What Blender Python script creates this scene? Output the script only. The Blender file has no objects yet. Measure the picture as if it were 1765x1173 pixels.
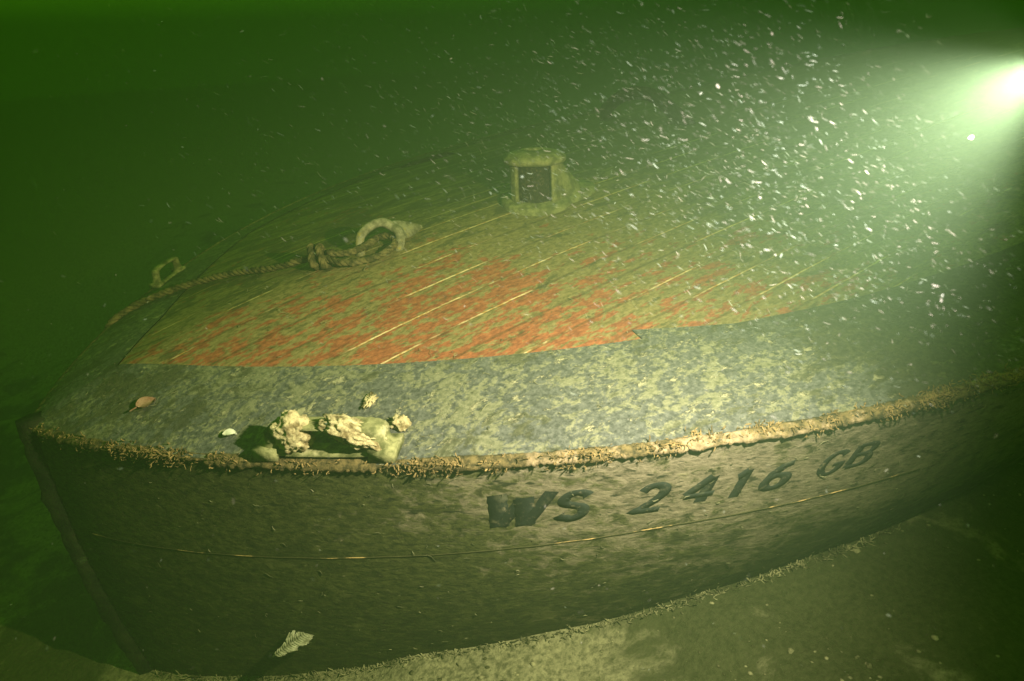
import bpy, bmesh, math, random
from mathutils import Vector, Matrix, noise as mn

sc = bpy.context.scene
S = 1.6                                  # metres per model unit
V = Vector

# ------------------------------------------------------------------ camera
C0 = V((0.01688, -1.13452, 0.47732))
CR = V((0.79313, -0.60761, -0.04186)); CU = V((0.26640, 0.28429, 0.92098)); CF = V((0.54770, 0.74161, -0.38735))
FPX = 1236.75
cam_d = bpy.data.cameras.new('camera')
cam = bpy.data.objects.new('camera', cam_d); sc.collection.objects.link(cam)
m = Matrix((CR, CU, -CF)).transposed().to_4x4(); m.translation = C0 * S
cam.matrix_world = m
cam_d.sensor_width = 36; cam_d.lens = FPX / 1765 * 36
cam_d.clip_start = 0.02; cam_d.clip_end = 500
cam_d.dof.use_dof = True; cam_d.dof.focus_distance = 1.05 * S; cam_d.dof.aperture_fstop = 5.0
sc.camera = cam

# ------------------------------------------------------------------ world: dim green lake light
w = bpy.data.worlds.new('World'); sc.world = w; w.use_nodes = True
bg = w.node_tree.nodes['Background']
bg.inputs['Color'].default_value = (0.34, 1.0, 0.0, 1); bg.inputs['Strength'].default_value = 0.46

# ------------------------------------------------------------------ the diver's torch beam
TORCH = C0 + (CF + CR * (938 / FPX) + CU * (484 / FPX)) * 0.35
AIM = (V((0.46, -0.49, 0.05)) - TORCH).normalized()
ld = bpy.data.lights.new('torch_beam', 'SPOT')
ld.energy = 265; ld.color = (1.0, 0.86, 1.16); ld.spot_size = math.radians(114); ld.spot_blend = 1.0; ld.shadow_soft_size = 0.012
lo = bpy.data.objects.new('torch_beam', ld); sc.collection.objects.link(lo)
lo.location = (TORCH + AIM * 0.004) * S
lo.rotation_euler = AIM.to_track_quat('-Z', 'Y').to_euler()

sc.view_settings.view_transform = 'Standard'; sc.view_settings.look = 'None'
sc.view_settings.exposure = 0; sc.view_settings.gamma = 1
sc.render.engine = 'CYCLES'
sc.cycles.use_denoising = True
sc.cycles.volume_bounces = 1; sc.cycles.max_bounces = 5; sc.cycles.diffuse_bounces = 2; sc.cycles.transparent_max_bounces = 12
sc.cycles.sample_clamp_indirect = 3

# ------------------------------------------------------------------ helpers
def tag(o, label=None, cat=None, group=None, kind=None):
    if label: o['label'] = label
    if cat: o['category'] = cat
    if group: o['group'] = group
    if kind: o['kind'] = kind
    return o

def empty(name, loc=(0, 0, 0)):
    o = bpy.data.objects.new(name, None); sc.collection.objects.link(o); o.location = V(loc) * S
    o.empty_display_size = 0.05
    return o

def build(name, verts, faces, mat, parent=None, smooth=True):
    """verts in model units; the mesh keeps boat coordinates so textures follow the boat"""
    me = bpy.data.meshes.new(name)
    off = parent.matrix_basis.translation if parent else V((0, 0, 0))
    me.from_pydata([V(v) * S for v in verts], [], faces)
    me.validate(); me.update()
    me.materials.append(mat)
    for p in me.polygons: p.use_smooth = smooth
    bm = bmesh.new(); bm.from_mesh(me); bmesh.ops.recalc_face_normals(bm, faces=bm.faces); bm.to_mesh(me); bm.free()
    o = bpy.data.objects.new(name, me); sc.collection.objects.link(o)
    if parent:
        o.parent = parent; o.matrix_parent_inverse = Matrix.Translation(-off)
    return o

class MB:
    def __init__(s): s.v = []; s.f = []
    def add(s, v, f):
        n = len(s.v); s.v += [V(a) for a in v]; s.f += [tuple(i + n for i in q) for q in f]
    def grid(s, rows, closed=False, flip=False):
        nr, nc = len(rows), len(rows[0]); vs = [p for r in rows for p in r]; fs = []
        for i in range(nr - 1):
            for j in range(nc if closed else nc - 1):
                k = (j + 1) % nc
                fs.append((i * nc + j, i * nc + k, (i + 1) * nc + k, (i + 1) * nc + j))
        s.add(vs, fs)
    def tube(s, pts, rad, n=6, caps=True):
        pts = [V(p) for p in pts]; rows = []
        t0 = (pts[1] - pts[0]).normalized(); a = t0.orthogonal().normalized()
        for i, p in enumerate(pts):
            t = (pts[min(i + 1, len(pts) - 1)] - pts[max(i - 1, 0)])
            t = t.normalized() if t.length > 1e-9 else t0
            a = (a - t * a.dot(t)); a = a.normalized() if a.length > 1e-6 else t.orthogonal().normalized()
            b = t.cross(a); r = rad[i] if isinstance(rad, (list, tuple)) else rad
            rows.append([p + (a * math.cos(2 * math.pi * k / n) + b * math.sin(2 * math.pi * k / n)) * r for k in range(n)])
        base = len(s.v); s.grid(rows, closed=True)
        if caps:
            s.f.append(tuple(base + k for k in range(n))[::-1]); e = base + (len(rows) - 1) * n
            s.f.append(tuple(e + k for k in range(n)))
    def lathe(s, prof, c, n=48, a0=0, a1=2 * math.pi):
        closed = abs(a1 - a0 - 2 * math.pi) < 1e-6
        rows = [[c + V((r * math.cos(a0 + (a1 - a0) * k / n), r * math.sin(a0 + (a1 - a0) * k / n), z)) for k in range(n if closed else n + 1)] for r, z in prof]
        s.grid(rows, closed=closed)
    def box(s, c, ex, ey, ez):
        c = V(c); ex, ey, ez = V(ex), V(ey), V(ez)
        vs = [c + ex * i + ey * j + ez * k for i in (-1, 1) for j in (-1, 1) for k in (-1, 1)]
        s.add(vs, [(0, 1, 3, 2), (4, 6, 7, 5), (0, 4, 5, 1), (2, 3, 7, 6), (0, 2, 6, 4), (1, 5, 7, 3)])
    def build(s, name, mat, parent=None, smooth=True): return build(name, s.v, s.f, mat, parent, smooth)

def catmull(pts, n=10):
    pts = [V(p) for p in pts]; out = []
    for i in range(len(pts) - 1):
        p0, p1, p2, p3 = pts[max(i - 1, 0)], pts[i], pts[i + 1], pts[min(i + 2, len(pts) - 1)]
        for k in range(n):
            t = k / n
            out.append(0.5 * ((2 * p1) + (p2 - p0) * t + (2 * p0 - 5 * p1 + 4 * p2 - p3) * t * t + (3 * p1 - p0 - 3 * p2 + p3) * t ** 3))
    out.append(pts[-1]); return out

# ------------------------------------------------------------------ material helpers
class NT:
    def __init__(s, name):
        s.m = bpy.data.materials.new(name); s.m.use_nodes = True; s.t = s.m.node_tree
        s.b = s.t.nodes['Principled BSDF']; s.b.inputs['Roughness'].default_value = 0.85
        s.b.inputs['Specular IOR Level'].default_value = 0.15
        tc = s.t.nodes.new('ShaderNodeTexCoord'); s.co = tc.outputs['Object']
    def n(s, k): return s.t.nodes.new(k)
    def l(s, a, b): s.t.links.new(a, b)
    def setin(s, i, v):
        if hasattr(v, 'links') or isinstance(v, bpy.types.NodeSocket): s.l(v, i)
        else: i.default_value = v
    def scale(s, v, sx, sy=None, sz=None):
        q = s.n('ShaderNodeMapping'); s.l(v, q.inputs['Vector'])
        q.inputs['Scale'].default_value = (sx, sy if sy is not None else sx, sz if sz is not None else sx); return q.outputs[0]
    def noise(s, scale, detail=6, rough=0.6, vec=None, dist=0.0):
        q = s.n('ShaderNodeTexNoise'); q.inputs['Scale'].default_value = scale; q.inputs['Detail'].default_value = detail
        q.inputs['Roughness'].default_value = rough; q.inputs['Distortion'].default_value = dist
        s.l(vec if vec is not None else s.co, q.inputs['Vector']); return q.outputs['Fac']
    def ramp(s, v, a, b, lo=0.0, hi=1.0):
        q = s.n('ShaderNodeMapRange'); q.interpolation_type = 'SMOOTHSTEP'
        for k, x in (('Value', v), ('From Min', a), ('From Max', b), ('To Min', lo), ('To Max', hi)): s.setin(q.inputs[k], x)
        return q.outputs[0]
    def math(s, op, a, b=0.0):
        q = s.n('ShaderNodeMath'); q.operation = op; s.setin(q.inputs[0], a); s.setin(q.inputs[1], b); return q.outputs[0]
    def mix(s, f, a, b):
        q = s.n('ShaderNodeMix'); q.data_type = 'RGBA'
        s.setin(q.inputs[0], f)
        for i, c in ((6, a), (7, b)):
            s.setin(q.inputs[i], c if not isinstance(c, tuple) else (c[0], c[1], c[2], 1))
        return q.outputs[2]
    def xyz(s, v=None):
        q = s.n('ShaderNodeSeparateXYZ'); s.l(v if v is not None else s.co, q.inputs[0]); return q.outputs
    def bump(s, h, strength=0.4, dist=0.004):
        q = s.n('ShaderNodeBump'); q.inputs['Strength'].default_value = strength; q.inputs['Distance'].default_value = dist
        s.l(h, q.inputs['Height']); s.l(q.outputs[0], s.b.inputs['Normal'])
    def color(s, c): s.setin(s.b.inputs['Base Color'], c if not isinstance(c, tuple) else (*c, 1))

def mat_simple(name, c1, c2, scale=60, lo=0.4, hi=0.6, c3=None, bump=0.5, bdist=0.003):
    t = NT(name); n1 = t.noise(scale, 7, 0.65); col = t.mix(t.ramp(n1, lo, hi), c1, c2)
    if c3: col = t.mix(t.ramp(t.noise(scale * 0.35, 5, 0.7), 0.55, 0.68), col, c3)
    t.color(col); t.bump(n1, bump, bdist); return t.m

def mat_deck():
    t = NT('worn_red_deck_paint'); x, y, z = t.xyz()
    grain = t.noise(9, 7, 0.68, t.scale(t.co, 1.0, 3.2, 3.2), 0.4)
    fine = t.noise(75, 6, 0.72, t.scale(t.co, 0.7, 1.5, 1.5)); mid = t.noise(28, 6, 0.7, t.scale(t.co, 0.8, 1.5, 1.5))
    red = t.mix(t.ramp(fine, 0.3, 0.7), (0.15, 0.045, 0.022), (0.37, 0.125, 0.052))
    algae = t.mix(t.ramp(fine, 0.35, 0.65), (0.115, 0.095, 0.034), (0.25, 0.195, 0.085))
    # silt and algae lie thicker towards the far side and aft
    a = t.ramp(t.math('ADD', y, t.math('MULTIPLY', t.math('SUBTRACT', x, 0.2 * S), 0.3)), -0.14 * S, 0.12 * S, -0.045, 0.15)
    b = t.math('ADD', t.ramp(x, 0.68 * S, 0.74 * S, 0.0, 0.09), t.ramp(x, 0.6 * S, 1.2 * S, 0.0, 0.10))
    big = t.noise(2.6, 4, 0.6)
    k = t.math('ADD', t.math('ADD', t.math('ADD', a, b), t.math('MULTIPLY', t.math('SUBTRACT', big, 0.5), 0.35)), grain)
    k = t.math('ADD', k, t.math('ADD', t.math('MULTIPLY', t.math('SUBTRACT', fine, 0.5), 0.25), t.math('MULTIPLY', t.math('SUBTRACT', mid, 0.5), 0.7)))
    cover = t.ramp(k, 0.485, 0.545)
    col = t.mix(cover, red, algae)
    pale = t.ramp(t.noise(26, 6, 0.72), 0.60, 0.70)
    col = t.mix(t.math('MULTIPLY', pale, 0.55), col, (0.27, 0.27, 0.13))
    dk = t.ramp(t.noise(14, 7, 0.72, t.scale(t.co, 1, 2.4, 2.4)), 0.56, 0.68)
    col = t.mix(t.math('MULTIPLY', dk, 0.62), col, (0.035, 0.034, 0.015))
    dk2 = t.ramp(t.math('ADD', t.math('ADD', t.noise(6, 8, 0.72, t.scale(t.co, 1, 2.0, 2.0), 0.6), t.math('MULTIPLY', t.math('SUBTRACT', mid, 0.5), 0.5)), t.math('ADD', t.ramp(y, -0.3 * S, 0.2 * S, -0.06, 0.10), t.ramp(x, 0.78 * S, 1.25 * S, 0.0, 0.14))), 0.555, 0.63)  # dark mottling; its increase sternward paints in the dark beyond the beam
    col = t.mix(t.math('MULTIPLY', dk2, 0.72), col, t.mix(fine, (0.03, 0.032, 0.012), (0.08, 0.075, 0.032)))
    # plank seams
    p = 0.0605 * S
    wob = t.math('MULTIPLY', t.math('SUBTRACT', t.noise(7, 3, 0.5), 0.5), 0.006)
    yy = t.math('ADD', t.math('ADD', y, wob), 20 * p)
    fr = t.math('ABSOLUTE', t.math('SUBTRACT', t.math('FRACT', t.math('ADD', t.math('DIVIDE', yy, p), 0.5)), 0.5))
    idx = t.math('FLOOR', t.math('ADD', t.math('DIVIDE', yy, p), 0.5))
    cv = t.n('ShaderNodeCombineXYZ'); t.setin(cv.inputs[0], t.math('MULTIPLY', x, 2.0)); t.setin(cv.inputs[1], t.math('MULTIPLY', idx, 7.31))
    wear = t.noise(1.0, 5, 0.62, cv.outputs[0])
    line = t.ramp(fr, 0.016, 0.038, 1.0, 0.0)
    dark = t.ramp(fr, 0.01, 0.075, 0.5, 0.0)
    col = t.mix(dark, col, (0.04, 0.03, 0.012))
    seam = t.mix(t.ramp(fine, 0.4, 0.6), (0.40, 0.20, 0.05), (0.72, 0.55, 0.32))
    col = t.mix(t.math('MULTIPLY', line, t.ramp(wear, 0.48, 0.58)), col, seam)
    t.color(col)
    h = t.math('SUBTRACT', t.math('ADD', grain, t.math('MULTIPLY', fine, 0.6)), t.math('MULTIPLY', dark, 0.5)); t.bump(h, 0.5, 0.003)
    return t.m

def mat_margin():
    t = NT('weathered_grey_paint'); x, y, z = t.xyz()
    v = t.scale(t.co, 1.0, 1.5, 1.5)
    a = t.noise(20, 8, 0.75, v, 0.5); fine = t.noise(85, 6, 0.75); big = t.noise(3.2, 4, 0.6)
    base = t.mix(t.ramp(fine, 0.3, 0.7), (0.040, 0.043, 0.036), (0.135, 0.138, 0.118))
    k = t.math('ADD', a, t.math('ADD', t.math('MULTIPLY', t.math('SUBTRACT', big, 0.5), 0.55), t.math('MULTIPLY', t.math('SUBTRACT', fine, 0.5), 0.45)))
    film = t.ramp(k, 0.52, 0.575, 0, 0.75)
    col = t.mix(film, base, t.mix(t.ramp(fine, 0.35, 0.65), (0.12, 0.122, 0.065), (0.23, 0.22, 0.13)))
    crust = t.ramp(t.noise(22, 7, 0.7, v), 0.585, 0.64)
    col = t.mix(t.math('MULTIPLY', crust, 0.85), col, (0.34, 0.31, 0.19))
    dk = t.ramp(t.math('ADD', t.math('ADD', t.noise(5, 8, 0.74, v, 0.8), t.math('MULTIPLY', t.math('SUBTRACT', a, 0.5), 0.6)), t.math('ADD', t.ramp(x, 0.0, 0.38 * S, 0.07, -0.02), t.ramp(x, 0.68 * S, 1.0 * S, 0.0, 0.22))), 0.535, 0.61)  # dark patches; the sternward rise is painted shade past the torch cone
    col = t.mix(t.math('MULTIPLY', dk, 0.75), col, t.mix(fine, (0.022, 0.025, 0.014), (0.072, 0.07, 0.038)))
    t.color(col); t.bump(t.math('ADD', a, t.math('ADD', t.math('MULTIPLY', fine, 0.5), t.math('MULTIPLY', crust, 0.5))), 0.8, 0.005)
    return t.m

def mat_hull():
    t = NT('slimed_shaded_hull'); x, y, z = t.xyz()
    st = t.noise(22, 8, 0.74, t.scale(t.co, 1.0, 1.0, 1.9), 0.5); fine = t.noise(60, 6, 0.72, t.scale(t.co, 0.8, 0.8, 1.6))
    big = t.noise(2.8, 4, 0.6)
    clean = t.mix(t.ramp(fine, 0.3, 0.7), (0.12, 0.10, 0.062), (0.28, 0.235, 0.155))
    slime_shade = t.mix(t.ramp(fine, 0.3, 0.7), (0.020, 0.024, 0.007), (0.092, 0.094, 0.030))
    aft = t.math('ADD', t.ramp(x, 0.15 * S, 0.60 * S, 0.22, -0.10), t.ramp(z, -0.22 * S, -0.05 * S, 0.20, 0.0))  # thickened at the bow and low down to paint in the hull's shade
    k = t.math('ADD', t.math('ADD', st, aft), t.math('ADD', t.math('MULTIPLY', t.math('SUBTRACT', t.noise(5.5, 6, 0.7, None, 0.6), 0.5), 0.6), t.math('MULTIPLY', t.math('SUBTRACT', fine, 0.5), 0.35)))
    col = t.mix(t.ramp(k, 0.40, 0.60), clean, slime_shade)
    dk = t.ramp(t.math('ADD', st, t.math('ADD', t.math('MULTIPLY', t.math('SUBTRACT', fine, .5), .3), t.ramp(z, -0.3 * S, -0.12 * S, 0.08, 0.0))), 0.55, 0.66)  # deeper low down, part of the same painted shade
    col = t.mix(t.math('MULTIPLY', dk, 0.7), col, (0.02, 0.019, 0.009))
    fleck = t.ramp(t.noise(45, 5, 0.75, t.scale(t.co, 0.8, 0.8, 1.8)), 0.64, 0.70)
    col = t.mix(t.math('MULTIPLY', fleck, 0.5), col, (0.34, 0.30, 0.18))
    bl = t.ramp(t.noise(9, 7, 0.75, t.scale(t.co, 0.8, 0.8, 1.3), 0.8), 0.50, 0.64)
    col = t.mix(t.math('MULTIPLY', bl, 0.6), col, (0.022, 0.024, 0.008))
    bl2 = t.ramp(t.noise(12, 7, 0.75, t.scale(t.co, 1.1, 0.9, 1.5), 0.5), 0.55, 0.66)
    col = t.mix(t.math('MULTIPLY', bl2, 0.45), col, (0.15, 0.145, 0.06))
    dash = t.math('MULTIPLY', t.ramp(t.noise(30, 3, 0.55, t.scale(t.co, 0.8, 0.8, 2.6)), 0.60, 0.67), t.ramp(z, -0.16 * S, -0.02 * S, 0.15, 0.85))
    col = t.mix(dash, col, (0.016, 0.018, 0.009))
    t.color(col); t.bump(t.math('ADD', st, t.math('MULTIPLY', fine, 0.7)), 0.8, 0.005)
    return t.m

def mat_bed():
    t = NT('silt_bed'); a = t.noise(5, 8, 0.7, None, 0.4); fine = t.noise(70, 6, 0.75); big = t.noise(1.6, 4, 0.6)
    col = t.mix(t.ramp(fine, 0.32, 0.68), (0.07, 0.07, 0.036), (0.27, 0.255, 0.15))
    x, y, z = t.xyz(); k = t.math('ADD', t.math('ADD', a, t.math('ADD', t.ramp(x, 0.30 * S, 0.72 * S, -0.16, 0.15), t.math('ADD', t.ramp(x, -0.1 * S, 0.25 * S, 0.22, 0.0), t.ramp(y, 0.8 * S, 3.0 * S, 0.0, -0.30)))), t.math('ADD', t.math('MULTIPLY', t.math('SUBTRACT', big, 0.5), 0.6), t.math('MULTIPLY', t.math('SUBTRACT', fine, .5), .45)))  # beam falloff painted in: pale middle, dark sides, far bed paled like haze
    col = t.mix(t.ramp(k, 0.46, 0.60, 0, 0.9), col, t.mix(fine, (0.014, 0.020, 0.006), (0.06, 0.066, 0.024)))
    t.color(col); t.bump(t.math('ADD', a, t.math('MULTIPLY', fine, 0.5)), 0.9, 0.012)
    return t.m

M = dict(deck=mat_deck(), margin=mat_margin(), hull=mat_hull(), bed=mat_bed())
def mat_rail():
    t = NT('rotten_rail_wood'); x, y, z = t.xyz(); a = t.noise(16, 7, 0.7); f = t.noise(70, 6, 0.7)
    dark = t.mix(t.ramp(f, 0.35, 0.65), (0.03, 0.026, 0.012), (0.15, 0.11, 0.045))
    wood = t.mix(t.ramp(f, 0.3, 0.7), (0.13, 0.095, 0.05), (0.31, 0.23, 0.135))
    k = t.math('ADD', a, t.math('ADD', t.ramp(x, 0.34 * S, 0.50 * S, -0.16, 0.02), t.ramp(x, 0.62 * S, 0.8 * S, 0.0, -0.08)))
    t.color(t.mix(t.ramp(k, 0.45, 0.55), dark, wood)); t.bump(t.math('ADD', a, f), 0.9, 0.004); return t.m
M['rail'] = mat_rail()
M['stem'] = mat_simple('dark_stem_timber', (0.006, 0.008, 0.004), (0.020, 0.022, 0.010), 18, 0.4, 0.65, None, 1.0, 0.01)
M['letter'] = mat_simple('faded_black_lettering', (0.013, 0.017, 0.013), (0.14, 0.12, 0.072), 60, 0.55, 0.70, (0.05, 0.05, 0.03), 0.4)
M['seam'] = mat_simple('exposed_plank_edge', (0.05, 0.045, 0.018), (0.48, 0.32, 0.13), 7, 0.50, 0.60, None, 0.3)
M['vent'] = mat_simple('algae_filmed_metal', (0.10, 0.105, 0.04), (0.24, 0.235, 0.105), 30, 0.38, 0.62, None, 0.5)
M['mesh'] = mat_simple('dark_wire_gauze', (0.02, 0.018, 0.010), (0.085, 0.07, 0.04), 110, 0.5, 0.7, None, 0.8)
M['hole'] = mat_simple('dark_cavity', (0.01, 0.012, 0.006), (0.02, 0.022, 0.01), 30)
M['chock'] = mat_simple('filmed_bronze', (0.075, 0.08, 0.03), (0.26, 0.25, 0.115), 38, 0.36, 0.66, (0.36, 0.33, 0.18), 0.8)
M['eye'] = mat_simple('encrusted_grey_metal', (0.11, 0.105, 0.06), (0.27, 0.25, 0.16), 30, 0.38, 0.62, (0.33, 0.25, 0.03), 0.8)
M['rope'] = mat_simple('silted_rope_fibre', (0.035, 0.032, 0.012), (0.14, 0.11, 0.045), 45, 0.38, 0.62, None, 0.9)
M['sponge'] = mat_simple('pale_sponge', (0.13, 0.095, 0.04), (0.45, 0.38, 0.205), 40, 0.36, 0.58, None, 1.0, 0.006)
M['fringe'] = mat_simple('brown_growth', (0.07, 0.05, 0.018), (0.27, 0.185, 0.075), 40, 0.35, 0.65, None, 0.6)
M['litter'] = mat_simple('silted_litter', (0.05, 0.05, 0.022), (0.24, 0.225, 0.13), 20, 0.4, 0.62)
M['leaf'] = mat_simple('rotting_leaf', (0.20, 0.10, 0.06), (0.36, 0.22, 0.15), 50, 0.35, 0.65)
M['pale'] = mat_simple('pale_shell', (0.45, 0.45, 0.33), (0.65, 0.65, 0.5), 50, 0.35, 0.65)
M['feather'] = mat_simple('sodden_feather', (0.14, 0.145, 0.08), (0.36, 0.36, 0.25), 45, 0.35, 0.65)
M['black'] = mat_simple('black_anodised_housing', (0.012, 0.012, 0.012), (0.03, 0.03, 0.03), 40, 0.4, 0.6, None, 0.1)
M['hose'] = mat_simple('black_hose_rubber', (0.010, 0.012, 0.008), (0.03, 0.034, 0.018), 20)

# ------------------------------------------------------------------ boat form (fitted)
Lb, Pb, Qb, S1, S2, KC, MC, EB = 2.02293, 3.03744, 0.83253, -0.08755, -0.00182, -0.08029, 0.19912, -0.0025
XEND = 4.2
def hb(x):
    t = min(max(x / Lb, 0), 1); v = (1 - (1 - t) ** Pb) ** Qb * (1 - EB * x * x)
    if x > 2.6: v *= 1 - 0.16 * ((x - 2.6) / 1.6) ** 2
    return v
def sheer(x): return -S1 * x + S2 * x * x
EPS = 0.05
def deck_z(x, y):
    b = max(hb(x), 1e-6); e = EPS * min(1, b * 4); q = lambda v: math.sqrt(v * v + e * e)
    near = KC * (b * b - y * y) + MC * b * (q(b) - q(y)) / (q(b) - e)
    if y <= 0: return sheer(x) + near
    top = KC * b * b + MC * b; k = min(y / max(b, 1e-6), 1)
    return sheer(x) + top * (1 - 0.72 * (0.55 * k + 0.45 * k * k))          # the far half is flattened so the torch beam catches it
def hull_fac(d):
    return max(1 - 0.4 * d - (0.7 * (d - 0.13) ** 2 if d > 0.13 else 0), 0.0)
def far_lift(x): return deck_z(x, hb(x)) - sheer(x)
def rake(d): return 0.19 * min(d, 0.8) ** 2
def hull_pt(x, d, side, out=0.0):
    b = max(hb(max(x - rake(d), 0)) * hull_fac(d), 0)
    return V((max(x, rake(d)), side * (b + out), sheer(x) - d + (far_lift(x) * max(0, 1 - d / 0.4) if side > 0 else 0)))
def hull_n(x, d, side):
    e = 1e-3; a = hull_pt(x + e, d, side) - hull_pt(max(x - e, 0), d, side); c = hull_pt(x, d + e, side) - hull_pt(x, d - e if d > e else 0, side)
    n = a.cross(c).normalized()
    return n if n.y * side > 0 else -n
XS = [XEND * (i / 240) ** 2.0 for i in range(241)]

boat = tag(empty('sunken_boat'), 'sunken wooden boat with peeling red deck and WS 2416 GB on its hull', 'boat')

# hull
mb = MB(); ds = [0.0, 0.005] + [0.01 * i for i in range(1, 22)] + [0.26, 0.32, 0.38, 0.45, 0.52, 0.6, 0.68, 0.76, 0.8]
for sd in (-1, 1):
    mb.grid([[hull_pt(x, d, sd) for x in XS] for d in ds])
tr = [hull_pt(XEND, d, -1) for d in ds]; tl = [hull_pt(XEND, d, 1) for d in ds]
mb.grid([tr, tl])
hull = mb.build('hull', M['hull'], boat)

# plank seam on the hull (exposed edge), thin batten a hair proud
mb = MB()
for (x0, x1, dd) in ((0.03, 0.9, 0.0),):
    rows = []
    xs_ = [x0 + (x1 - x0) * i / 160 for i in range(161)]
    for x in xs_:
        d = 0.171 - 0.037 * min(x / 0.6, 1) + 0.0010 * mn.noise(V((x * 40, 3, 1)))
        wd = 0.0007 * max(0.12, min(1, 0.65 + 1.2 * mn.noise(V((x * 14, 7.7, 0)))))
        rows.append([hull_pt(x, d - wd, -1, 0.0002), hull_pt(x, d, -1, 0.0016), hull_pt(x, d + wd, -1, 0.0002)])
    mb.grid(rows)
mb.build('plank_edge', M['seam'], hull)

# deck and the covering board round it
MW = 0.235
def inner(x): return hb(x)
def margin_in(x, sd=-1):
    """half breadth of the red planking at station x, nibbed where planks end"""
    if sd > 0: return hb(x) - MW + 0.14 * min(max((x - 0.22) / 0.3, 0), 1)
    v = hb(x) - (MW + 0.02 * math.sin(min(x, 1) * 2.2))
    if x > 0.70: v -= 0.03 * min((x - 0.70) / 0.006, 1) * max(0, 1 - (x - 0.70) / 0.12)
    return v
x_tip = 0.0
while margin_in(x_tip) < 0: x_tip += 0.0005
mb = MB(); NY = 26
dxs = [x_tip + (XEND - x_tip) * (i / 170) ** 1.8 for i in range(171)] + [0.697, 0.7, 0.703, 0.706, 0.709]; dxs.sort()
rows = []
for x in dxs:
    b = max(margin_in(x), 0.0); bf = max(margin_in(x, 1), 0.0); ys = [-b + (b + bf) * j / NY for j in range(NY + 1)]; rows.append([V((x, y_, deck_z(x, y_))) for y_ in ys])
mb.grid(rows); mb.build('deck', M['deck'], boat)
mb = MB()
for sd in (-1, 1):
    rows = []
    for x in sorted(XS + [x_tip] + [0.697, 0.7, 0.703, 0.706, 0.709]):
        b = hb(x); i = max(margin_in(x, sd), 0.0) if x >= x_tip else 0.0
        rows.append([V((x, sd * (i + (b - i) * j / 10), deck_z(x, sd * (i + (b - i) * j / 10)) + 0.0018 * (1 if j else 1))) for j in range(11)])
    mb.grid(rows)
mb.build('covering_board', M['margin'], boat)

# rub rail: lumpy moulding on the gunwale corner
mb = MB()
for sd in (-1, 1):
    rows = []
    xs_ = [2.6 * (i / 800) ** 1.6 for i in range(801)]
    for x in xs_:
        p = V((x, sd * hb(x), deck_z(x, sd * hb(x)))); n = hull_n(max(x, 0.004), 0.001, sd); n.z = 0; n.normalize()
        if x < 0.004: n = V((-1, 0, 0))
        nz = max(0.15, 1 + 0.5 * mn.noise(V((x * 30, sd * 3, 0))) + 0.3 * mn.noise(V((x * 85, sd * 5, 2))) + 0.6 * mn.noise(V((x * 260, sd * 5, 7))))
        if mn.noise(V((x * 11, 9.1, sd))) > 0.28: nz *= 0.45
        r = 0.0040 * nz; iw = 0.008 * (0.6 + nz * .6); rows.append([p - n * (iw + .002) + V((0, 0, 0.0010)), p - n * iw + V((0, 0, 0.0040 + r * .25)), p - n * 0.006 + V((0, 0, 0.0035 + r * .45)), p + n * r * .45 + V((0, 0, r * .35)), p + n * r + V((0, 0, -r * .4)), p + n * r * .9 + V((0, 0, -r * 1.3)), p + n * 0.0005 + V((0, 0, -r * 1.9))])
    mb.grid(rows)
mb.build('rub_rail', M['rail'], boat)

# stem post
mb = MB(); rows = []
for i in range(60):
    d = -0.012 + 0.757 * i / 59; rr = 0.011 + 0.004 * mn.noise(V((d * 30, 1, 1))) + 0.003 * mn.noise(V((d * 90, 4, 1)))
    if d < 0: rr *= 0.9
    c = V((rake(max(d, 0)) - 0.004, 0, -d)); wv = 0.012 + 0.003 * mn.noise(V((d * 60, 8, 1)))
    rows.append([c + V((-rr, -wv * .55, 0)), c + V((-rr * 1.1, 0, 0)), c + V((-rr, wv * .55, 0)), c + V((0.004, wv * 1.3, 0)), c + V((0.03, wv * 1.3, 0)), c + V((0.03, -wv * 1.3, 0)), c + V((0.004, -wv * 1.3, 0))])
mb.grid(rows, closed=True); mb.f.append(tuple(range(7))); mb.build('stem_post', M['stem'], boat)

# far toe rail stub
mb = MB(); rows = []
for i in range(40):
    x = 1.05 + 0.19 * i / 39; y = 0.785 - 0.02 * i / 39; z = deck_z(x, y) - 0.001; h = 0.010 * min(1, i / 8, (39 - i) / 6 + .1)
    rows.append([V((x, y - .008, z)), V((x, y - .008, z + h)), V((x, y + .006, z + h)), V((x, y + .006, z))])
mb.grid(rows, closed=True); mb.build('toe_rail', M['stem'], boat, False)

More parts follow.
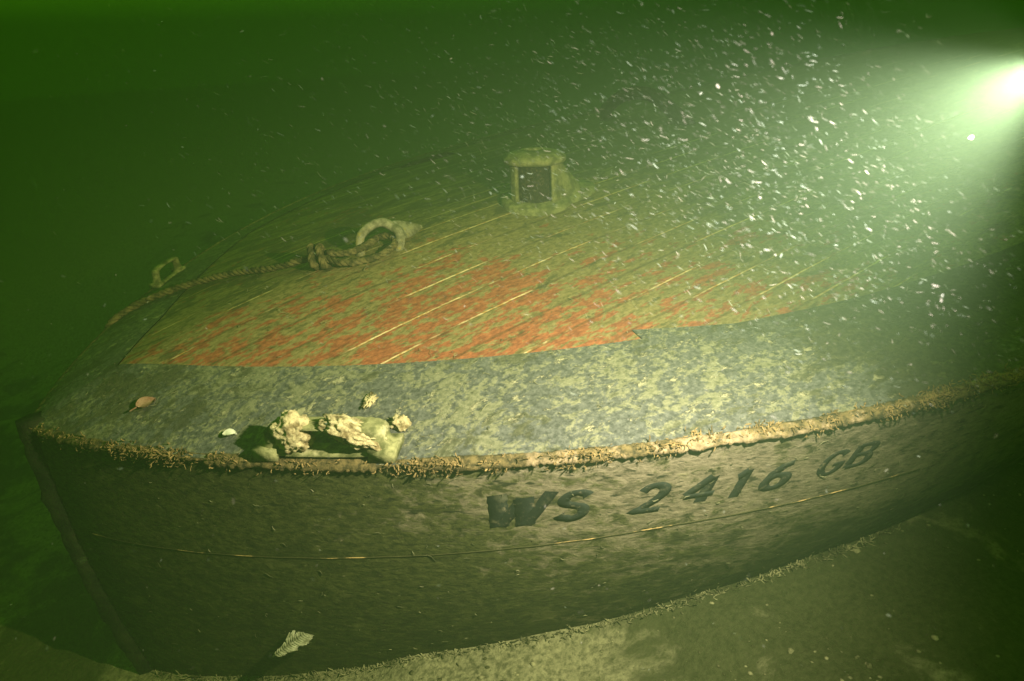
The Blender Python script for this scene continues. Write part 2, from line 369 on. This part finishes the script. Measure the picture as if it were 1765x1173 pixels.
# ------------------------------------------------------------------ registration letters on the hull side
# strokes in a unit box (x right, y up), drawn as thick polylines
def arc(cx, cy, rx, ry, a0, a1, n=18): return [(cx + rx * math.cos(math.radians(a0 + (a1 - a0) * i / n)), cy + ry * math.sin(math.radians(a0 + (a1 - a0) * i / n))) for i in range(n + 1)]
G = {
 'W': [[(0.04, 1), (0.24, 0.0)], [(0.24, 0.0), (0.52, 0.86)], [(0.52, 0.86), (0.70, 0.0)], [(0.70, 0.0), (0.99, 1)]],
 'S': [arc(.5, .72, .36, .20, 20, 180, 14) + arc(.5, .72, .36, .20, 180, 262, 8)[1:] + arc(.5, .27, .37, .22, 82, -90, 16)[1:] + arc(.5, .27, .37, .19, -90, -165, 8)[1:]],
 '2': [arc(.48, .68, .34, .24, 165, -20, 16) + [(.66, .42), (.30, .16), (.10, .08), (.92, .08)]],
 '4': [[(.66, .02), (.66, .95)], [(.66, .95), (.08, .34)], [(.06, .30), (.96, .30)]],
 '1': [[(.55, .0), (.55, .96)], [(.55, .93), (.26, .74)]],
 '6': [[(.78, .93), (.50, .86), (.26, .62), (.16, .36)] + arc(.5, .30, .35, .24, 175, 530, 26)],
 'G': [arc(.5, .5, .40, .42, 42, 325, 26) + [(.86, .44), (.52, .44)]],
 'B': [[(.16, .04), (.16, .96)], [(.12, .94), (.50, .94)] + arc(.55, .74, .27, .20, 85, -90, 12) + [(.2, .54)], [(.2, .54), (.52, .54)] + arc(.55, .29, .31, .24, 85, -90, 12) + [(.12, .05)]],
}
# gunwale stations (x) of each letter's lower-left and upper-right corner, depth below sheer of top and bottom
LET = [('W', .409, .4615, .050, .104, .17, 0), ('S', .4705, .5055, .052, .102, .19, 1), ('2', .545, .5815, .054, .104, .18, 2), ('4', .594, .6315, .054, .099, .18, 3),
       ('1', .638, .668, .053, .100, .20, 4), ('6', .676, .7125, .053, .099, .18, 5), ('G', .739, .773, .052, .095, .17, 6), ('B', .772, .806, .050, .089, .18, 7)]
rnd = random.Random(4)
for ch, xa, xb, dt, db, wd, li in LET:
    mb = MB(); slant = 0.0 if ch == 'W' else 0.004
    wx = xb - xa - slant
    def P(u, v, o):
        x = xa + wx * u + slant * v + (0.0035 * v if ch == 'W' else 0)
        d = db + (dt - db) * v
        return hull_pt(x, d, -1, o)
    for si, stroke in enumerate(G[ch]):
        st = []
        for i in range(len(stroke) - 1):
            (u0, v0), (u1, v1) = stroke[i], stroke[i + 1]; k = max(1, int(math.hypot(u1 - u0, v1 - v0) / 0.05))
            st += [(u0 + (u1 - u0) * j / k, v0 + (v1 - v0) * j / k) for j in range(k)]
        st.append(stroke[-1]); rows = []
        for i, (u, v) in enumerate(st):
            a = st[max(i - 1, 0)]; c = st[min(i + 1, len(st) - 1)]; tx, ty = c[0] - a[0], c[1] - a[1]; l = math.hypot(tx, ty) or 1
            nx, ny = -ty / l, tx / l
            hw = wd * 0.84 * (0.72 + 0.5 * abs(nx)) * (1 + 0.12 * mn.noise(V((u * 9, v * 9, li))))
            if ch == 'W' and si in (1, 3): hw *= 0.72
            if ch in 'GB': hw *= 0.85
            o = 0.00045 + 0.00010 * si
            rows.append([P(u + nx * hw, v + ny * hw * 0.8, 0.0001), P(u + nx * hw, v + ny * hw * 0.8, o), P(u, v, o), P(u - nx * hw, v - ny * hw * 0.8, o), P(u - nx * hw, v - ny * hw * 0.8, 0.0001)])
        mb.grid(rows)
    tag(mb.build('letter' if ch.isalpha() else 'digit', M['letter'], hull), 'black slanted painted ' + ('letter ' if ch.isalpha() else 'digit ') + ch)

# ------------------------------------------------------------------ fairleads (closed chocks) on the rail
def chock(sd):
    x0 = 0.279 if sd < 0 else 0.298; y0 = sd * (hb(x0) - 0.030); z0 = deck_z(x0, y0) + 0.001
    e = 0.01; t = V((2 * e, sd * (hb(x0 + e) - hb(x0 - e)), sheer(x0 + e) - sheer(x0 - e))).normalized()
    n = V((t.y, -t.x, 0)).normalized() * (1 if sd < 0 else -1)
    n = n if n.y * sd > 0 else -n
    c = V((x0, y0, z0)); up = V((0, 0, 1))
    mb = MB(); rows = []; N = 64
    hw, H = (0.076, 0.041) if sd < 0 else (0.044, 0.036)
    def sup(a, rx, rz, p): 
        ca, sa = math.cos(a), math.sin(a); return rx * math.copysign(abs(ca) ** (2 / p), ca), rz * math.copysign(abs(sa) ** (2 / p), sa)
    for i in range(N):
        a = 2 * math.pi * i / N
        ox, oz = sup(a, hw, H * .52, 5.0); ix, iz = sup(a, hw * (.66 if sd < 0 else .72), H * (.34 if sd < 0 else .38), 4.0)
        if oz < 0: ox *= 1.10
        P_ = lambda u, v, q: c + t * u + up * (v + H * .5) + n * q
        mx, mz = (ox + ix) / 2, (oz + iz) / 2
        th = 1.0 if sd < 0 else 0.45; jg = lambda: 0.0012 * mn.noise(V((a * 9, sd * 4, len(rows) * .37)))
        rows.append([P_(ix, iz + jg(), -.008 * th), P_(ix, iz, .008 * th), P_(mx, mz, .017 * th + jg()), P_(ox, oz + jg(), .011 * th), P_(ox, oz + jg(), -.011 * th), P_(mx, mz, -.017 * th)])
    mb.grid(rows + [rows[0]], closed=True)
    for q in (-1, 1): mb.box(c + t * (q * hw * .97) + up * 0.006, t * (0.016 if sd < 0 else 0.009), n * (0.020 if sd < 0 else 0.012), up * (0.008 if sd < 0 else 0.004))
    o = mb.build('fairlead', M['chock'], boat)
    return c, t, n
cn, ct, cnn = chock(-1); chock(1)

# ------------------------------------------------------------------ towing eye on the centreline
def DZ(x, y): return V((x, y, deck_z(x, y)))
A, B_, T_ = DZ(0.534, -0.004), DZ(0.588, -0.042), DZ(0.668, 0.020)
mb = MB(); top = (A + B_) * 0.5 + V((0.012, 0.008, 0.042))
path = catmull([A + V((-.002, 0, -.004)), A + V((0.002, 0, 0.030)), A.lerp(top, .62) + V((-.002, 0, .020)), top + V((0.002, 0, .006)), B_.lerp(top, .62) + V((.010, 0, .012)), B_ + V((0.006, 0.002, 0.026)), B_ + V((0, 0, -.004))], 8)
mb.tube(path, [0.0085 + 0.0012 * mn.noise(p * 40) for p in path], 10)
web = catmull([top + V((0.002, 0, .006)), top.lerp(T_, .45) + V((0, 0, .012)), T_ + V((0, 0, .006))], 8); low = catmull([B_ + V((0.006, 0.002, 0.018)), B_.lerp(T_, .5) + V((0, 0, .004)), T_ + V((.004, 0, -.002))], 8)
sn = (T_ - A).cross(V((0, 0, 1))).normalized() * 0.006
mb.grid([[a + sn, a.lerp(b, .5) + sn * .8, b + sn, b - sn, a.lerp(b, .5) - sn * .8, a - sn] for a, b in zip(web, low)], closed=True)
mb.build('towing_eye', M['eye'], boat)

# ------------------------------------------------------------------ deck ventilator
vc = V((0.890, -0.050, 0)); vc.z = deck_z(vc.x, vc.y) - 0.002
vent = boat
R0, H0 = 0.051, 0.080; TA = math.radians(-8)
vb = MB(); rows = []
for k in range(72):   # teardrop base flange
    a = 2 * math.pi * k / 72; d = max(0, math.cos(a - TA)); r = 0.068 + 0.070 * d ** 9
    p = lambda rr, z: V((vc.x + rr * math.cos(a), vc.y + rr * math.sin(a), max(deck_z(vc.x + rr * math.cos(a), vc.y + rr * math.sin(a)), vc.z) * 0 + deck_z(vc.x + rr * math.cos(a), vc.y + rr * math.sin(a)) + z))
    rows.append([p(0.03, .013), p(r * .8, .0125), p(r * .96, .010), p(r, .004), p(r, -.004)])
vb.grid(rows + [rows[0]])
base_o = vb.build('vent_base', M['vent'], boat)
def wall(a0, a1, name):
    mb = MB(); rows = []; n = max(6, int((a1 - a0) / 5))
    for k in range(n + 1):
        a = math.radians(a0 + (a1 - a0) * k / n); d = max(0, math.cos(a - TA)); row = []
        for j in range(9):
            z = 0.006 + (H0 - 0.004) * j / 8; tl = 0.062 * max(0, 1 - j / 7.2) ** 1.0 + 0.004
            r = R0 + tl * d ** 7
            row.append(vc + V((r * math.cos(a), r * math.sin(a), z)))
        for j in range(8, -1, -1):
            z = 0.006 + (H0 - 0.004) * j / 8; row.append(vc + V(((R0 - .008) * math.cos(a), (R0 - .008) * math.sin(a), z)))
        rows.append(row)
    base = len(mb.v); mb.grid(rows, closed=True); nc = 18
    mb.f.append(tuple(range(nc))); mb.f.append(tuple(len(rows) * nc - 1 - i for i in range(nc)))
    return mb.build(name, M['vent'], boat)
wall(-88, 84, 'vent_housing'); wall(-196, -174, 'vent_post')
mb = MB(); mb.lathe([(R0 - .011, 0.006), (R0 - .011, H0)], vc, 48); mb.build('vent_gauze', M['mesh'], boat)
mb = MB(); mb.lathe([(R0 - .02, H0 - .002), (0.057, H0 - .003), (0.061, H0 + .002), (0.060, H0 + .008), (0.050, H0 + .016), (0.028, H0 + .021), (0.020, H0 + .0215), (0.0165, H0 + .018), (0.0165, H0 + .004)], vc, 56)
mb.build('vent_cap', M['vent'], boat)
mb = MB(); mb.lathe([(0.0165, H0 + .006), (0.0001, H0 + .005)], vc, 24); mb.build('vent_hole', M['hole'], boat)

# hoop on the after deck
mb = MB(); a = DZ(1.735, 0.61); b = DZ(1.60, 0.165)
mb.tube(catmull([a + V((0, 0, -.01)), a + V((-.01, 0, .03)), a.lerp(b, .2) + V((0.01, 0, .075)), a.lerp(b, .5) + V((0.02, 0, .075)), a.lerp(b, .8) + V((0.01, 0, .03)), b + V((0, 0, -.006))], 10), 0.020, 10)
mb.build('deck_hoop', M['hose'], boat)

# ------------------------------------------------------------------ mooring rope with its knot
def rope_obj(name, paths, rad):
    mb = MB()
    for path in paths:
        L = [0]
        for i in range(1, len(path)): L.append(L[-1] + (path[i] - path[i - 1]).length)
        n = int(L[-1] / 0.0022); fr = []; j = 0
        for k in range(n + 1):
            s_ = L[-1] * k / n
            while j < len(L) - 2 and L[j + 1] < s_: j += 1
            fr.append(path[j].lerp(path[j + 1], (s_ - L[j]) / max(L[j + 1] - L[j], 1e-9)))
        a = None
        for st in range(3):
            pts = []; a = (fr[1] - fr[0]).orthogonal().normalized()
            for k, p in enumerate(fr):
                t = (fr[min(k + 1, n)] - fr[max(k - 1, 0)]).normalized(); a = (a - t * a.dot(t)).normalized(); b = t.cross(a)
                ph = k * 0.0022 / (rad * 5.2) * 2 * math.pi + st * 2 * math.pi / 3
                rr = rad * 0.44 * (1 + 0.10 * mn.noise(p * 60))
                pts.append(p + (a * math.cos(ph) + b * math.sin(ph)) * rr)
            mb.tube(pts, [rad * 0.60 * (1 + 0.45 * mn.noise(q * 90)) for q in pts], 6)
    return mb.build(name, M['rope'])
def on(x, y, h): return V((x, y, deck_z(x, y) + h))
RR = 0.0063
K = on(0.462, 0.004, 0.014)
main = [V((0.115, 0.295, -0.15)), V((0.135, 0.285, -0.03)), V((0.155, 0.278, sheer(.155) + 0.014)), on(0.20, 0.275, 0.011), on(0.27, 0.245, 0.011), on(0.345, 0.175, 0.011), on(0.41, 0.075, 0.012), K + V((-.008, .012, .004)),
        on(0.487, -0.042, 0.013), on(0.535, -0.058, 0.011), on(0.578, -0.046, 0.013), on(0.588, -0.018, 0.016), on(0.572, 0.0, 0.016), on(0.535, -0.026, 0.020), on(0.50, -0.02, 0.018), K + V((.012, -.004, .012))]
loop = []
ax = (on(0.50, -0.03, 0) - on(0.41, 0.06, 0)).normalized(); q1 = ax.orthogonal().normalized(); q2 = ax.cross(q1)
for k in range(34):
    th = k / 33 * 2 * math.pi * 1.9; loop.append(K + V((0, 0, .006)) + ax * (-0.014 + 0.030 * k / 33) + (q1 * math.cos(th) + q2 * math.sin(th)) * (0.0165 + 0.003 * math.sin(k)))
rp = rope_obj('mooring_rope', [catmull(main, 10), loop], RR)
tag(rp, 'silted tan rope knotted to the deck eye and running over the bow', 'rope')

# ------------------------------------------------------------------ growth, leaf, shell, feather
def lump(name, c, r, seed, mat, sub=4, amp=0.35, freq=1.0, parts=()):
    bm = bmesh.new(); bmesh.ops.create_icosphere(bm, subdivisions=sub, radius=1.0); vs = []
    for v in bm.verts:
        p = v.co.normalized(); k = 1 + amp * mn.noise(p * 1.6 * freq + V((seed, 0, 0))) + amp * .6 * mn.noise(p * 4 * freq + V((0, seed, 0))) + amp * .35 * mn.noise(p * 9 * freq + V((0, 0, seed))) + amp * .2 * mn.noise(p * 19 * freq + V((0, 0, seed)))
        vs.append(V(c) + V(r[0]) * p.x * k + V(r[1]) * p.y * k + V(r[2]) * p.z * k)
    fs = [tuple(v.index for v in f.verts) for f in bm.faces]; bm.free()
    return build(name, vs, fs, mat)
up = V((0, 0, 1))
tag(lump('sponge_clump', cn - ct * 0.040 + up * 0.030 + cnn * .006, (ct * .025, cnn * .018, up * .026), 3.1, M['sponge'], 5, .28), 'pale yellow sponge growing over the left end of the near fairlead', 'sponge')
tag(lump('sponge_clump', cn + ct * 0.038 + up * 0.032 + cnn * .008, (ct * .036 - up * .013, cnn * .018, up * .015), 8.7, M['sponge'], 5, .30), 'pale ragged sponge sprawling over the right half of the near fairlead', 'sponge')
p = on(0.362, -0.428, 0.006)
tag(lump('sponge_clump', p, (ct * .012, V((0.6, .8, 0)) * .010, up * .009), 5.2, M['sponge'], 4, .5), 'small pinkish brown growth on the grey deck edge right of the fairlead', 'sponge')
p = on(0.362, -0.355, 0.001)
tag(lump('sponge_clump', p, (V((.7, .7, 0)) * .020, V((.7, -.7, 0)) * .007, up * .0035), 2.2, M['sponge'], 4, .8, 2.0), 'thin pale scab of growth on the grey paint above the fairlead', 'sponge')

def leaf_mesh(name, c, d, n, L, W, mat, curl=0.2, stalk=0.35):
    d = V(d).normalized(); n = V(n).normalized(); s_ = d.cross(n).normalized(); rows = []
    for i in range(15):
        t = i / 14; w_ = W * math.sin(math.pi * t ** .8) ** .8 + W * 0.02
        rows.append([V(c) + d * (t - .5) * L + s_ * w_ * q + n * (curl * W * q * q + curl * L * .25 * math.sin(t * 3)) for q in (-1, -.5, 0, .5, 1)])
    mb = MB(); mb.grid(rows); mb.grid([[p_ - n * 0.0012 for p_ in r] for r in rows])
    mb.tube([V(c) - d * L * (.5 + stalk) - n * 0.001, V(c) - d * L * .5 + n * .001, V(c) + n * 0.0008], [0.0012, 0.001, 0.0006], 6)
    return mb.build(name, mat)
c = on(0.134, -0.131, 0.004)
tag(leaf_mesh('dead_leaf', c, (0.25, 0.02, 0.02), (0, -.2, 1), 0.026, 0.011, M['leaf'], .3), 'pinkish brown dead leaf lying on the dark grey bow', 'leaf')
c = on(0.199, -0.280, 0.004)
tag(leaf_mesh('pale_shell', c, (0.8, -.55, 0), (-.1, -.3, 1), 0.018, 0.0055, M['pale'], .6, 0.0), 'small pale shell lying on the deck edge left of the fairlead', 'shell')

def ray(px, py): return CF + CR * ((px - 882.5) / FPX) - CU * ((py - 586.5) / FPX)
# pale feather settled against the lower hull
fc = hull_pt(0.222, 0.332, -1, 0.012)
mb = MB(); d = (CR * .80 + CU * .55 + CF * .1).normalized(); FS = 1.45; nrm = -CF; s_ = d.cross(nrm).normalized()
rows = []; rnd = random.Random(3)
mb.tube([fc - d * .039, fc + d * .0, fc + d * .040], [0.0016, 0.0016, 0.0007], 6)
for sgn in (-1, 1):
    for i in range(22):
        t = i / 21; p0 = fc + d * (-.034 + .072 * t); L = 1.3 * (0.010 if sgn > 0 else .006) * math.sin(math.pi * (0.12 + .86 * t)) ** .7 * rnd.uniform(.8, 1.15)
        if sgn < 0 and 0.25 < t < .45: L *= 2.0
        mb.tube([p0, p0 + (s_ * sgn + d * .55) * L * .6 + nrm * .001, p0 + (s_ * sgn + d * .9) * L], [0.0018 * rnd.uniform(.6, 1.2), 0.0022 * rnd.uniform(.5, 1.2), 0.0008], 5)
tag(mb.build('pale_feather', M['feather']), 'pale feather drifting before the dark lower hull near the lakebed', 'feather')

# brown growth along the gunwale: uncountable
rnd = random.Random(11); mb = MB()
for i in range(9000):
    u = rnd.random()
    x = 1.15 * u ** 1.35
    if rnd.random() > 0.05 + 1.7 * max(0, mn.noise(V((x * 13, 2.2, 0))) * .8 + mn.noise(V((x * 45, 4.2, 0))) * .6 + .02): continue
    if x > .9 and rnd.random() < .5: continue
    n = hull_n(max(x, .005), 0.002, -1); n.z = 0; n.normalize()
    t = V((n.y, -n.x, 0)) * -1
    q = rnd.gauss(0, 1)
    spread = 0.006
    p = V((x, -hb(x), sheer(x))) - n * (q * spread if q > 0 else 0) + n * 0.005
    if q > 0: p.z = deck_z(max(p.x, 0), -min(abs(p.y), hb(max(p.x, 0)))) + 0.004
    else: p = hull_pt(x, min(-q * 0.006, .014), -1, 0.003)
    L = rnd.uniform(.0025, .008) * (1.6 if rnd.random() < .08 else 1); r = rnd.uniform(.0004, .0010)
    r *= .8
    if rnd.random() < .02: L *= .8; r *= 2.6
    dr = V((rnd.gauss(0, 1), rnd.gauss(0, 1), rnd.gauss(0, .8))); dr = (dr.normalized() + n * .5 + V((0, 0, rnd.uniform(-.5, .5)))).normalized()
    pts = [p]
    for k in range(4):
        dr = (dr + V((rnd.gauss(0, .5), rnd.gauss(0, .5), rnd.gauss(0, .5)))).normalized(); pts.append(pts[-1] + dr * L / 4)
    mb.tube(pts, [r, r * 1.2, r * .9, r * 1.1, r * .5], 5)
for i in range(1500):      # longer yellow-brown growth on the after part of the rail
    x = rnd.uniform(.58, 1.15)
    if mn.noise(V((x * 18, 5.2, 0))) < rnd.uniform(-.35, .35): continue
    n = hull_n(x, 0.002, -1); n.z = 0; n.normalize(); q = abs(rnd.gauss(0, .008))
    p = V((x, -hb(x), 0)) - n * q; p.z = deck_z(p.x, p.y) + .002
    dr = (V((rnd.gauss(0, 1), rnd.gauss(0, 1), rnd.gauss(.6, .6))).normalized() + n * .3).normalized(); L = rnd.uniform(.003, .010); r = rnd.uniform(.0004, .0009)
    pts = [p]
    for k in range(3): dr = (dr + V((rnd.gauss(0, .4), rnd.gauss(0, .4), rnd.gauss(0, .4)))).normalized(); pts.append(pts[-1] + dr * L / 3)
    mb.tube(pts, [r, r * 1.2, r, r * .5], 5)
o = mb.build('gunwale_growth', M['fringe']); tag(o, 'ragged brown fringe of weed and tube growth along the gunwale', 'growth', kind='stuff')

# bits of weed and silt lying about on the deck and clinging to the side
rnd = random.Random(77); mb = MB()
for i in range(520):
    x = rnd.uniform(.05, 1.2)
    if rnd.random() < .62:
        y = -hb(x) * rnd.uniform(-.2, .97); p = V((x, y, deck_z(x, y) + .0025)); nn = V((0, -.2, 1))
    else:
        d_ = rnd.uniform(.02, .4); p = hull_pt(x * .8, d_, -1, .001); nn = hull_n(max(x * .8, .01), d_, -1)
    a = nn.orthogonal().normalized(); b = nn.normalized().cross(a); th = rnd.uniform(0, 6.3)
    L = rnd.lognormvariate(math.log(.0055), .6); r = rnd.uniform(.0002, .00045); pts = [p]
    for k in range(4):
        th += rnd.gauss(0, .7); pts.append(pts[-1] + (a * math.cos(th) + b * math.sin(th)) * L / 4 + nn.normalized() * rnd.uniform(-.0002, .0006))
    mb.tube(pts, [r * .6, r, r * 1.3, r, r * .5], 5)
tag(mb.build('weed_scraps', M['litter']), 'small scraps of weed scattered over deck and hull', 'weed', kind='stuff')

# ------------------------------------------------------------------ lakebed
def bed_z(x, y):
    z = -0.342 + 0.14 * math.tanh((x - .46) * 2.07) - 0.05 * min(max((0.36 - x) / 0.3, 0), 1)
    z += 0.016 * mn.noise(V((x * 3, y * 3, 0))) + 0.010 * mn.noise(V((x * 11, y * 11, 1))) + 0.0025 * mn.noise(V((x * 34, y * 34, 2)))
    return z
mb = MB()
def axis(c, w, nf, far):
    a = [c - w + 2 * w * i / nf for i in range(nf + 1)]; step = 2 * w / nf; lo = []; p = a[0]; s_ = step
    while p > -far: s_ *= 1.35; p -= s_; lo.append(p)
    hi = []; p = a[-1]; s_ = step
    while p < far: s_ *= 1.35; p += s_; hi.append(p)
    return lo[::-1] + a + hi
ax_, ay_ = axis(0.4, 1.3, 200, 14), axis(-0.1, 1.2, 180, 14)
mb.grid([[V((x, y, bed_z(x, y))) for x in ax_] for y in ay_])
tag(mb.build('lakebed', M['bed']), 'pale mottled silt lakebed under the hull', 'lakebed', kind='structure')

# litter on the bed and silted weed along the foot of the hull
rnd = random.Random(5); mb = MB()
ico = bmesh.new(); bmesh.ops.create_icosphere(ico, subdivisions=1, radius=1.0)
qv = [v.co.copy() for v in ico.verts]; qf = [tuple(v.index for v in f.verts) for f in ico.faces]; ico.free()
for i in range(2600):
    x, y = rnd.uniform(-.3, 1.3), rnd.uniform(-1.1, -.1)
    if mn.noise(V((x * 5, y * 5, 3))) < rnd.uniform(-.5, .35): continue
    r = rnd.lognormvariate(math.log(.0022), .55); k = [rnd.uniform(.6, 1.4) for _ in range(3)]; th = rnd.uniform(0, 6.3); z0 = bed_z(x, y)
    mb.add([V((x + r * (v.x * k[0] * math.cos(th) - v.y * k[1] * math.sin(th)), y + r * (v.x * k[0] * math.sin(th) + v.y * k[1] * math.cos(th)), z0 + r * v.z * .5 * k[2])) * 1.0 + V((rnd.gauss(0, r * .12), rnd.gauss(0, r * .12), 0)) for v in qv], qf)
for i in range(900):
    x = rnd.uniform(.05, 1.0); lo, hi_ = 0.2, 0.55
    for _ in range(18):
        md = (lo + hi_) / 2; q = hull_pt(x, md, -1)
        if q.z > bed_z(q.x, q.y): lo = md
        else: hi_ = md
    p = hull_pt(x, lo, -1, .003 + abs(rnd.gauss(0, .006))); p.z = bed_z(p.x, p.y)
    dr = V((rnd.gauss(0, .6), rnd.gauss(-.3, .5), rnd.uniform(.2, 1))).normalized(); L = rnd.uniform(.004, .014); r = rnd.uniform(.0005, .0012); pts = [p]
    for k in range(3): dr = (dr + V((rnd.gauss(0, .4), rnd.gauss(0, .4), rnd.gauss(-.1, .3)))).normalized(); pts.append(pts[-1] + dr * L / 3)
    mb.tube(pts, [r, r * 1.2, r, r * .4], 4)
tag(mb.build('bed_litter', M['litter']), 'silted crumbs and weed littering the lakebed along the hull', 'litter', kind='stuff')

# ------------------------------------------------------------------ torch
tz = AIM; tx = tz.orthogonal().normalized(); ty = tz.cross(tx)
def tl(prof, n=40):
    mb = MB(); mb.grid([[TORCH + tz * z * .6 + (tx * math.cos(2 * math.pi * k / n) + ty * math.sin(2 * math.pi * k / n)) * r * .6 for k in range(n)] for r, z in prof], closed=True); return mb
torch = tag(empty('dive_torch', TORCH), 'black dive torch shining from the upper right edge', 'torch')
bpy.context.view_layer.update()
tl([(0.012, -.11), (0.014, -.108), (0.014, -.04), (0.0155, -.035), (0.0155, -.012)]).build('torch_body', M['black'], torch)
tl([(0.0155, -.014), (0.020, -.012), (0.020, .000), (0.0175, .001), (0.0175, -.004)]).build('bezel', M['black'], torch)
lm = NT('lit_lens'); lm.b.inputs['Emission Color'].default_value = (1, .95, .85, 1); lm.b.inputs['Emission Strength'].default_value = 1600
tl([(0.0175, -.003), (0.009, -.001), (0.0001, -.0005)]).build('lens', lm.m, torch)

# ------------------------------------------------------------------ drifting silt in the water: uncountable
pm = NT('drifting_silt'); pm.color(pm.mix(pm.ramp(pm.noise(14, 1), .4, .6), (0.75, 0.66, 0.55), (0.62, 0.75, 0.58)))
tb = pm.n('ShaderNodeBsdfTransparent'); mx = pm.n('ShaderNodeMixShader'); pm.l(pm.ramp(pm.noise(30, 1), .35, .7, 0.012, 0.07), mx.inputs[0])
out = pm.t.nodes['Material Output']; pm.l(tb.outputs[0], mx.inputs[1]); pm.l(pm.b.outputs[0], mx.inputs[2]); pm.l(mx.outputs[0], out.inputs['Surface'])
rnd = random.Random(21); mb = MB()
ico = bmesh.new(); bmesh.ops.create_icosphere(ico, subdivisions=1, radius=1.0)
iv = [v.co.copy() for v in ico.verts]; jf = [tuple(v.index for v in f.verts) for f in ico.faces]; ico.free()
def flake(p, L, W, pref):
    d = V((rnd.gauss(0, .36), rnd.gauss(0, .36), rnd.gauss(0, .36))) + pref; d.normalize(); a = d.orthogonal().normalized(); b = d.cross(a)
    th = rnd.uniform(0, 6.28); a, b = a * math.cos(th) + b * math.sin(th), b * math.cos(th) - a * math.sin(th)
    mb.add([p + d * v.x * L + a * v.y * W + b * v.z * W * .4 + a * (v.x * v.x) * L * .15 for v in iv], jf)
n = 0
while n < 14000:
    dep = rnd.uniform(0.30, 1.2) ** 1.0; px = 1790 - abs(rnd.gauss(0, 560)); py = rnd.gauss(250, 185)
    if not (-40 < px < 1790 and -40 < py < 720): continue
    p = C0 + ray(px, py) * dep
    if abs(p.y) < hb(max(p.x, 0)) + .02 and p.x > 0 and p.z < deck_z(p.x, p.y) + .01: continue
    v = p - TORCH
    if v.length < 0.13 or v.normalized().dot(AIM) < 0.45: continue
    sz = min(rnd.lognormvariate(-.25, .5), 1.9) * min(dep, 1.0); flake(p, 0.0036 * sz, 0.00034 * sz, (CR - CU * .55) * 1.1); n += 1
for i in range(700):
    dep = rnd.uniform(0.35, 1.2); p = C0 + ray(rnd.uniform(-30, 1765), rnd.uniform(0, 1173)) * dep
    if p.z < bed_z(p.x, p.y) + .01: continue
    if p.x > 0 and abs(p.y) < hb(p.x) + .01 and p.z < deck_z(p.x, p.y) + .01: continue
    sz = rnd.lognormvariate(0, .4); flake(p, 0.0013 * sz, 0.0006 * sz, CR * .3)
tag(mb.build('drifting_silt', pm.m), 'countless pale flakes of silt drifting in the torch beam', 'silt', kind='stuff')

# ------------------------------------------------------------------ the lake water itself: one even volume
mb = MB(); mb.box((0, 0, -0.15), (15, 0, 0), (0, 15, 0), (0, 0, 1.2))
hz = bpy.data.materials.new('lake_water'); hz.use_nodes = True; t = hz.node_tree; t.nodes.remove(t.nodes['Principled BSDF'])
pv = t.nodes.new('ShaderNodeVolumePrincipled'); pv.inputs['Color'].default_value = (0.038, 0.060, 0.028, 1); pv.inputs['Density'].default_value = 0.60; pv.inputs['Absorption Color'].default_value = (0.50, 0.60, 0.105, 1)
pv.inputs['Anisotropy'].default_value = 0.0
t.links.new(pv.outputs[0], t.nodes['Material Output'].inputs['Volume'])
hz.cycles.homogeneous_volume = True
hzo = mb.build('haze', hz, None, False); tag(hzo, 'murky green lake water around the wreck', 'water', kind='stuff')
